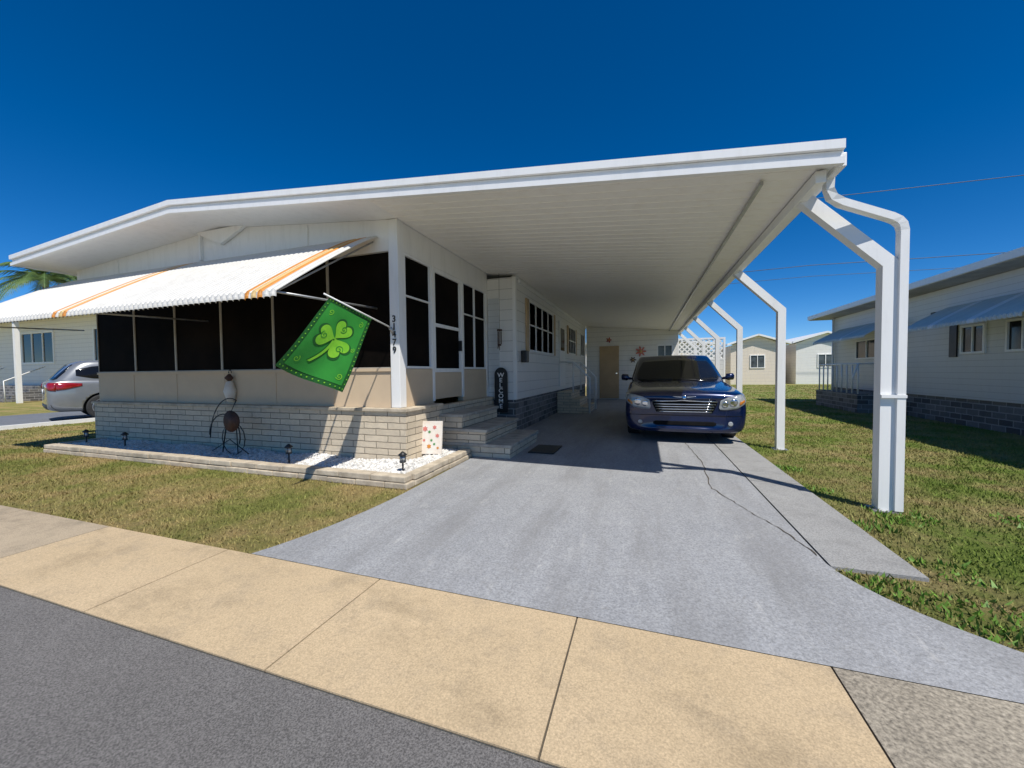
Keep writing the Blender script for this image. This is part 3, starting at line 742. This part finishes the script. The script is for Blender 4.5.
    for sx in (-1,1):
        my,mz=S['mirror']
        v,f=tubev([(sx*(S['hwmax']-.08),my,mz-.03),(sx*(S['hwmax']+.0),my,mz-.02),(sx*(S['hwmax']+.03),my,mz),(sx*(S['hwmax']+.13),my+.01,mz+.01),(sx*(S['hwmax']+.15),my+.01,mz+.01)],[.02,.03,.07,.065,.03],12)
        mobj('mirror',[(p[0],my+(p[1]-my)*.8,p[2]) for p in v],f,paint,e,smooth=True,uv=False,fixn=True)
def disc(patch,name,tree,d,cx,cz,r,mat,off,parent=None,n=6):
    cols=[]
    for i in range(2*n+1):
        x=-1+i/n; h=math.sqrt(max(0.0004,1-x*x)); cols.append((cx+x*r,cz-h*r,cz+h*r))
    return patch(name,tree,d,cols,4,mat,off,parent,1)
def sedan_detail(patch,BB,BG,mir,e):
    patch('windshield',BG,'front',[(-.74,1.01,1.08),(-.70,.98,1.22),(-.62,.96,1.385),(0,.96,1.42),(.62,.96,1.385),(.70,.98,1.22),(.74,1.01,1.08)],10,M['glass'],.004,None,4)
    patch('rear_window',BG,'rear',[(-.6,1.04,1.2),(-.45,1.02,1.38),(.45,1.02,1.38),(.6,1.04,1.2)],8,M['glass'],.004)
    for d in ('side+','side-'):
        patch('side_window',BG,d,[(1.85,.99,1.02),(2.15,.99,1.20),(2.5,.99,1.34),(2.78,.99,1.38)],6,M['glass'])
        patch('side_window',BG,d,[(2.86,.99,1.38),(3.2,1.0,1.37),(3.55,1.02,1.25),(3.7,1.05,1.12)],6,M['glass'])
        patch('door_handle',BB,d,[(2.6,.82,.85),(2.8,.82,.85)],1,M['chrome'],.02)
        patch('door_seam',BB,d,[(1.72,.28,.93),(1.728,.28,.93)],6,M['black'],.002,None,1)
        patch('door_seam',BB,d,[(2.80,.28,.93),(2.808,.28,.93)],6,M['black'],.002,None,1)
    hl=[(.50,.575,.60),(.52,.55,.70),(.62,.55,.745),(.76,.575,.775),(.86,.645,.79),(.895,.715,.795)]
    for k,hc in enumerate((hl,mir(hl)[::-1])):
        sx=1 if k==0 else -1
        h=patch('headlight',BB,'front',hc,6,M['lens'],.008)
        disc(patch,'bulb',BB,'front',sx*.585,.64,.045,M['chrome'],.016,h); disc(patch,'bulb',BB,'front',sx*.70,.665,.055,M['chrome'],.016,h)
        ac=[(.78,.615,.67),(.85,.67,.705)]
        patch('turn_signal',BB,'front',ac if sx>0 else mir(ac)[::-1],3,M['amber'],.014,h)
        disc(patch,'fog_lamp',BB,'front',sx*.66,.335,.035,M['lens'],.008)
    g=patch('grille',BB,'front',[(-.47,.63,.67),(-.41,.50,.70),(.41,.50,.70),(.47,.63,.67)],4,M['matte'],.008)
    for z,hw in ((.505,.40),(.545,.42),(.585,.43),(.625,.45)): patch('grille_bar',BB,'front',[(-hw,z,z+.016),(0,z,z+.016),(hw,z,z+.016)],1,M['chrome'],.016,g)
    patch('grille_bar',BB,'front',[(-.475,.67,.695),(0,.685,.712),(.475,.67,.695)],1,M['chrome'],.02,g)
    disc(patch,'badge',BB,'front',0,.745,.028,M['chrome'],.014)
    for sx in (1,-1):
        c=[(.03,.737,.757),(.10,.742,.757),(.17,.752,.758)]
        patch('badge_wing',BB,'front',c if sx>0 else mir(c)[::-1],1,M['chrome'],.012)
    patch('lower_intake',BB,'front',[(-.46,.31,.345),(-.42,.29,.36),(.42,.29,.36),(.46,.31,.345)],4,M['matte'],.006)
    patch('bumper_line',BB,'front',[(-.82,.45,.458),(0,.45,.458),(.82,.45,.458)],1,M['matte'],.004)
    for k in (-1,-.6,-.2,.2,.6,1):
        P=[]
        for j in range(12):
            y=.42+.9*j/11; x=k*(.30+.10*j/11)
            hit=BB.ray_cast(Vector((x,y,3)),Vector((0,0,-1)))
            if hit[0] is not None: P.append(hit[0]+Vector((0,0,-.003)))
        tubes('hood_crease',[(P,.009)],M['bluepaint'],e,8)
    stubes('wiper',[([(-.55,1.36,.99),(-.1,1.28,1.0)],.008),([(.0,1.28,1.0),(.5,1.36,.99)],.008)],M['black'],e,6)
SED=dict(paint=M['bluepaint'],axles=(.98,3.72),wr=.33,track0=.60,hwmax=.91,mirror=(1.9,1.03),detail=sedan_detail,bow=.08,
  st=[(0,.72,.26,.69,.02),(.012,.84,.20,.755,.03),(.05,.895,.17,.80,.035),(.20,.915,.165,.835,.04),(.7,.92,.165,.885,.045),(1.3,.92,.17,.94,.04),(1.75,.92,.18,.98,.03),(2.6,.92,.18,.98,.02),(3.5,.92,.18,.98,.02),(4.2,.90,.2,1.02,.02),(4.6,.86,.22,1.01,.02),(4.8,.79,.3,.93,.02),(4.86,.66,.38,.82,.01)],
  gh=[(.86,1.16,4.35,.87),(1.0,1.48,4.15,.855),(1.2,1.92,3.85,.80),(1.40,2.34,3.5,.74),(1.475,2.52,3.38,.70),(1.495,2.60,3.30,.65)])
car=empty('parked_car',(.59,6.66,.018),'dark blue sedan parked nose-out under the white carport','car',local=True)
vehicle(car,SED)
def suv_detail(patch,BB,BG,mir,e):
    patch('rear_window',BG,'rear',[(-.66,1.12,1.3),(-.58,1.09,1.50),(.58,1.09,1.50),(.66,1.12,1.3)],8,M['glass'],.004)
    patch('windshield',BG,'front',[(-.66,1.1,1.25),(-.5,1.08,1.52),(.5,1.08,1.52),(.66,1.1,1.25)],8,M['glass'],.004)
    for d in ('side+','side-'):
        patch('side_window',BG,d,[(1.75,1.1,1.14),(2.1,1.09,1.4),(2.6,1.09,1.5)],6,M['glass'])
        patch('side_window',BG,d,[(2.68,1.09,1.5),(3.4,1.10,1.5)],6,M['glass'])
        patch('side_window',BG,d,[(3.48,1.11,1.49),(3.8,1.13,1.45),(4.1,1.2,1.36)],6,M['glass'])
        patch('tail_light',BB,d,[(4.0,.93,1.0),(4.3,.84,1.02),(4.45,.82,1.02)],3,M['redlens'],.008)
        patch('door_handle',BB,d,[(3.2,.92,.95),(3.4,.92,.95)],1,M['chrome'],.02)
        patch('sill_cladding',BB,d,[(1.35,.22,.36),(3.15,.22,.36)],2,M['black'],.008,None,12)
        patch('door_seam',BB,d,[(2.66,.38,1.04),(2.668,.38,1.04)],6,M['black'],.002,None,1)
    for sx in (1,-1):
        c=[(.48,.88,.98),(.7,.84,1.02),(.85,.80,1.02)]
        patch('tail_light',BB,'rear',c if sx>0 else mir(c)[::-1],3,M['redlens'],.008)
    patch('number_plate',BB,'rear',[(-.16,.72,.85),(.16,.72,.85)],1,M['white'],.012)
    patch('rear_bumper',BB,'rear',[(-.8,.27,.46),(0,.26,.46),(.8,.27,.46)],3,M['black'],.008)
SUV=dict(paint=M['silver'],axles=(.9,3.6),wr=.35,track0=.62,hwmax=.92,mirror=(1.8,1.14),detail=suv_detail,
  st=[(0,.55,.34,.72,.02),(.03,.7,.28,.80,.03),(.14,.82,.24,.88,.04),(.4,.89,.22,.96,.05),(1.0,.915,.22,1.03,.05),(1.7,.92,.22,1.08,.03),(2.6,.92,.22,1.08,.02),(3.6,.92,.22,1.10,.02),(4.2,.91,.24,1.11,.01),(4.5,.86,.27,1.09,.01),(4.6,.78,.32,1.03,.01),(4.63,.6,.4,.95,.01)],
  gh=[(.98,1.15,4.60,.85),(1.1,1.40,4.50,.84),(1.3,1.78,4.36,.80),(1.5,2.15,4.2,.75),(1.60,2.4,4.05,.70),(1.63,2.6,3.9,.6)])
suv=empty('parked_suv',(-13.8,10.15,.01),'silver-grey suv parked nose-in on the neighbouring driveway','car',local=True)
suv.rotation_euler=(0,0,math.pi-.31)
vehicle(suv,SUV)

# ---------------------------------------------------------------- neighbour house (right)
N=empty('neighbour_house',(9,9,0),'pale siding mobile home with light blue window awnings','house')
box('wall',6.1,13,1.0,16.2,.55,2.88,M['siding_grey'],N)
box('skirting',6.14,12.96,1.04,16.16,0,.549,M['skirt'],N)
prism_xz('roof',[(5.55,2.885),(5.55,3.0),(9.5,3.35),(13.7,3.0),(13.7,2.885)],.6,16.6,M['dkroof'],N)
box('eave_trim',5.50,5.548,.6,16.6,2.90,3.03,M['white_metal'],N)
for a in ((8.75,9.4),(9.85,10.45),(5.5,6.8),(13.4,14.6)):
    window('x',6.098,a[0],a[1],1.45,2.02,((a[0]+a[1])/2,),(),'glass',.04,'white_metal',out=-1,proud=.03,parent=N)
sbox('window_shutter',[(6.07,6.098,y,y+.2,1.4,2.12) for y in (10.55,)],M['black'],N)
awning(N,'awning','y',8.0,10.85,6.095,.75,2.45,2.02,[M['blue_awn'],M['white_metal']],[(9.9,10.05,1),(8.9,9.05,1)],.09,.012)
awning(N,'awning','y',12.4,15.6,6.095,.75,2.45,2.05,[M['blue_awn'],M['white_metal']],[(13.6,13.75,1)],.09,.012)
box('porch_deck',5.3,6.09,12.6,15.2,0,.5,M['skirt'],N)
tubes('porch_railing',[([(5.35,y,.5),(5.35,y,1.3)],.018) for y in np.linspace(12.7,15.1,9)]+[([(5.35,12.7,1.3),(5.35,15.1,1.3)],.025),([(6.05,12.7,1.3),(5.35,12.7,1.3),(5.1,12.4,.9)],.02)],M['white_metal'],N)
tubes('downspout',[([(6.04,16.0,2.9),(6.04,16.0,.1)],.035)],M['white_metal'],N)
box('wall_lamp',6.0,6.098,11.1,11.2,2.2,2.4,M['black'],N,.01)

def backhouse(x0,x1,y0,y1,h,mat,label,rise=.9):
    B=empty('back_house',((x0+x1)/2,(y0+y1)/2,0),label,'house')
    box('wall',x0,x1,y0,y1,0,h,mat,B)
    m_=(x0+x1)/2
    prism_xz('gable',[(x0,h+.001),(x1,h+.001),(m_,h+rise)],y0,y0+.1,mat,B)
    prism_xz('roof',[(x0-.3,h+.002),(x0-.3,h+.14),(m_,h+.14+rise),(x1+.3,h+.14),(x1+.3,h+.002),(m_,h+rise+.01)],y0-.35,y1+.3,M['white_metal'],B)
    n=int((x1-x0)/2.2)
    for i in range(n):
        cx=x0+(i+.5)*(x1-x0)/n
        window('y',y0-.002,cx-.5,cx+.5,1.24,2.26,(cx,),(),'curtain',.06,'white_metal',out=-1,proud=.05,parent=B)
    return B
backhouse(6.3,9.9,34,44,3.0,M['siding_cream'],'cream mobile home with white low gable roof beyond the lawn',.7)
backhouse(10.9,14.6,35,45,3.1,M['siding'],'white mobile home with low gable beyond the lawn',.7)
backhouse(-6,4.3,30,40,2.9,M['siding_cream'],'cream mobile home behind the carport',.7)
backhouse(15.6,24,36,46,3.0,M['siding_grey'],'pale grey mobile home in the next row',.7)
LF=empty('lattice_fence',(2.1,17.6,0),'white lattice fence closing the end of the carport','fence')
x0,x1,z0,z1=1.35,3.0,1.65,2.42
boxes('fence_frame',[(x0,x1,17.58,17.63,z1,z1+.07),(x0,x1,17.58,17.63,z0-.07,z0),(x0-.07,x0,17.58,17.63,0,z1+.07),(x1,x1+.07,17.58,17.63,0,z1+.07)],M['white'],LF)
box('fence_panel',x0+.001,x1-.001,17.59,17.62,.05,z0-.072,M['siding'],LF)
V=[];F=[]
def strip(p,q,y):
    d=Vector((q[0]-p[0],q[1]-p[1])).normalized(); nn=Vector((-d.y,d.x))*.026; k=len(V)
    for yy in (y,y+.008):
        for c in ((p[0]+nn.x,p[1]+nn.y),(p[0]-nn.x,p[1]-nn.y),(q[0]-nn.x,q[1]-nn.y),(q[0]+nn.x,q[1]+nn.y)): V.append((c[0],yy,c[1]))
    F.extend([tuple(i+k for i in f) for f in BF])
h=z1-z0; x=x0-h
while x<x1:
    a=max(x,x0);b=min(x+h,x1)
    if b-a>.03:
        strip((a,z0+(a-x)),(b,z0+(b-x)),17.595); strip((a,z1-(a-x)),(b,z1-(b-x)),17.605)
    x+=.2
mobj('lattice',V,F,M['white'],LF,fixn=True)

# ---------------------------------------------------------------- left neighbour
L=empty('neighbour_house',(-27,15,0),'white mobile home with shaded front window and grey steps','house')
box('wall',-44,-19.5,11,19,.6,4.05,M['siding'],L)
box('skirting',-43.95,-19.55,11.04,18.9,0,.598,M['skirt'],L)
prism_xz('roof',[(-44.6,4.052),(-44.6,4.2),(-28.8,4.55),(-19,4.2),(-19,4.052)],9.2,19.4,M['white_metal'],L)
for (a,b) in ((-30.9,-27.9),(-35.5,-33.5),(-24.6,-22.8)):
    window('y',10.998,a,b,1.85,3.5,(a+(b-a)/3,a+(b-a)*2/3),(),'glass',.09,'white_metal',out=-1,proud=.04,parent=L)
sbox('porch_column',[(x-.08,x+.08,9.4,9.56,0,4.05) for x in (-27.1,)],M['white'],L)
for i in range(5): box('step',-32.5,-28.6,9.5+.28*i,10.98,.15*i+.001,.15*(i+1),M['skirt'],L)
stubes('step_railing',[([(x,9.55,0),(x,9.55,1.0),(x,10.9,1.7)],.03) for x in (-32.5,-28.6)],M['white_metal'],L)
boxes('kerb',[(-13.88,-13.75,2.2,9,.0,.09)],M['white'])['kind']='structure'

PX,PYY,PZ=-46.5,18.0,9.2
PT=empty('palm_tree',(PX,PYY,0),'palm tree with arching fronds rising behind the neighbouring home','palm tree')
tubes('trunk',[([(PX-.9*(1-i/10)**2,PYY,PZ*i/10) for i in range(11)],[.22-.005*i+(.01 if i%2 else 0) for i in range(11)])],M['bark'],PT,14)
V=[];F=[]
for k in range(34):
    an=k*2.4+random.uniform(-.2,.2); el=random.uniform(.0,1.15); Ln=random.uniform(3.6,4.9); N_=34
    d=Vector((math.cos(an),math.sin(an),0)); sd=Vector((-d.y,d.x,0)); P=[]
    for i in range(N_+1):
        t=i/N_; r=Ln*t*math.cos(el*.8)*(1-.12*t); z=Ln*(t*math.sin(el)-1.0*t*t*(.70)); P.append(Vector((PX,PYY,PZ))+d*r+Vector((0,0,z)))
    for i in range(1,N_):
        t=i/N_; ll=.95*math.sin(math.pi*min(1,t*.9+.12))**.6; tg=(P[i+1]-P[i-1]).normalized()
        for s in (-1,1):
            q=P[i]+(sd*s*.8+tg*.6+Vector((0,0,-.35-random.random()*.3))).normalized()*ll*random.uniform(.8,1.1)
            b=len(V); V+=[P[i]-tg*.045,P[i]+tg*.045,q]; F.append((b,b+1,b+2))
    v,f=tubev(P,.02,4); b=len(V);V+=v;F+=[tuple(i+b for i in q) for q in f]
mobj('crown',V,F,M['palm'],PT,uv=False)

for (y,z,r) in ((30,7.7,.02),(30,7.0,.014),(30,11.9,.02)):
    o=tubes('power_line',[([(x,y,z-.35*math.sin(math.pi*((x+40)%50)/50)+.1) for x in np.linspace(-40,60,41)],r)],M['black'],None,5)
    tag(o,'thin black overhead power line against the sky','power line','overhead lines behind the houses')
for xx in (-40,60):
    pp=empty('utility_pole',(xx,30,0),'wooden utility pole carrying the overhead lines','utility pole','utility poles')
    tubes('pole',[([(xx,30.1,0),(xx,30.1,12.6)],[.18,.11])],M['bark'],pp,10)
    box('crossarm',xx-.06,xx+.06,29.2,31.0,12.05,12.17,M['bark'],pp)

# ---------------------------------------------------------------- light, sky, camera
EL,AZ=57.4,135
w=bpy.data.worlds.new('World'); scene.world=w; w.use_nodes=True; nt=w.node_tree
bg=nt.nodes['Background']; sk=nt.nodes.new('ShaderNodeTexSky'); sk.sky_type='NISHITA'; sk.sun_disc=False
sk.sun_elevation=math.radians(EL); sk.sun_rotation=math.radians(AZ); sk.air_density=.64; sk.dust_density=0; sk.ozone_density=6
hs=nt.nodes.new('ShaderNodeHueSaturation'); hs.inputs['Saturation'].default_value=1.31; hs.inputs['Hue'].default_value=.502
nt.links.new(sk.outputs[0],hs.inputs['Color']); nt.links.new(hs.outputs[0],bg.inputs['Color']); bg.inputs['Strength'].default_value=.125
sl=bpy.data.lights.new('sun','SUN'); sl.energy=5; sl.angle=math.radians(.53); sl.color=(1,.965,.90)
so=bpy.data.objects.new('sun',sl); COL.objects.link(so)
dv=Vector((math.sin(math.radians(AZ))*math.cos(math.radians(EL)),math.cos(math.radians(AZ))*math.cos(math.radians(EL)),math.sin(math.radians(EL))))
so.rotation_euler=dv.to_track_quat('Z','Y').to_euler(); so.location=(5,-5,20)
cam=bpy.data.cameras.new('camera'); cam.sensor_width=36; cam.lens=13.64; cam.clip_end=2000; cam.clip_start=.05
co=bpy.data.objects.new('camera',cam); COL.objects.link(co)
co.matrix_world=Matrix.Translation((0,0,1.2))@Matrix.Rotation(math.radians(18.9),4,'Z')@Matrix.Rotation(math.radians(90-1.85),4,'X')@Matrix.Rotation(math.radians(-.63),4,'Z')
scene.camera=co
scene.view_settings.view_transform='Standard'; scene.view_settings.look='None'; scene.view_settings.exposure=0
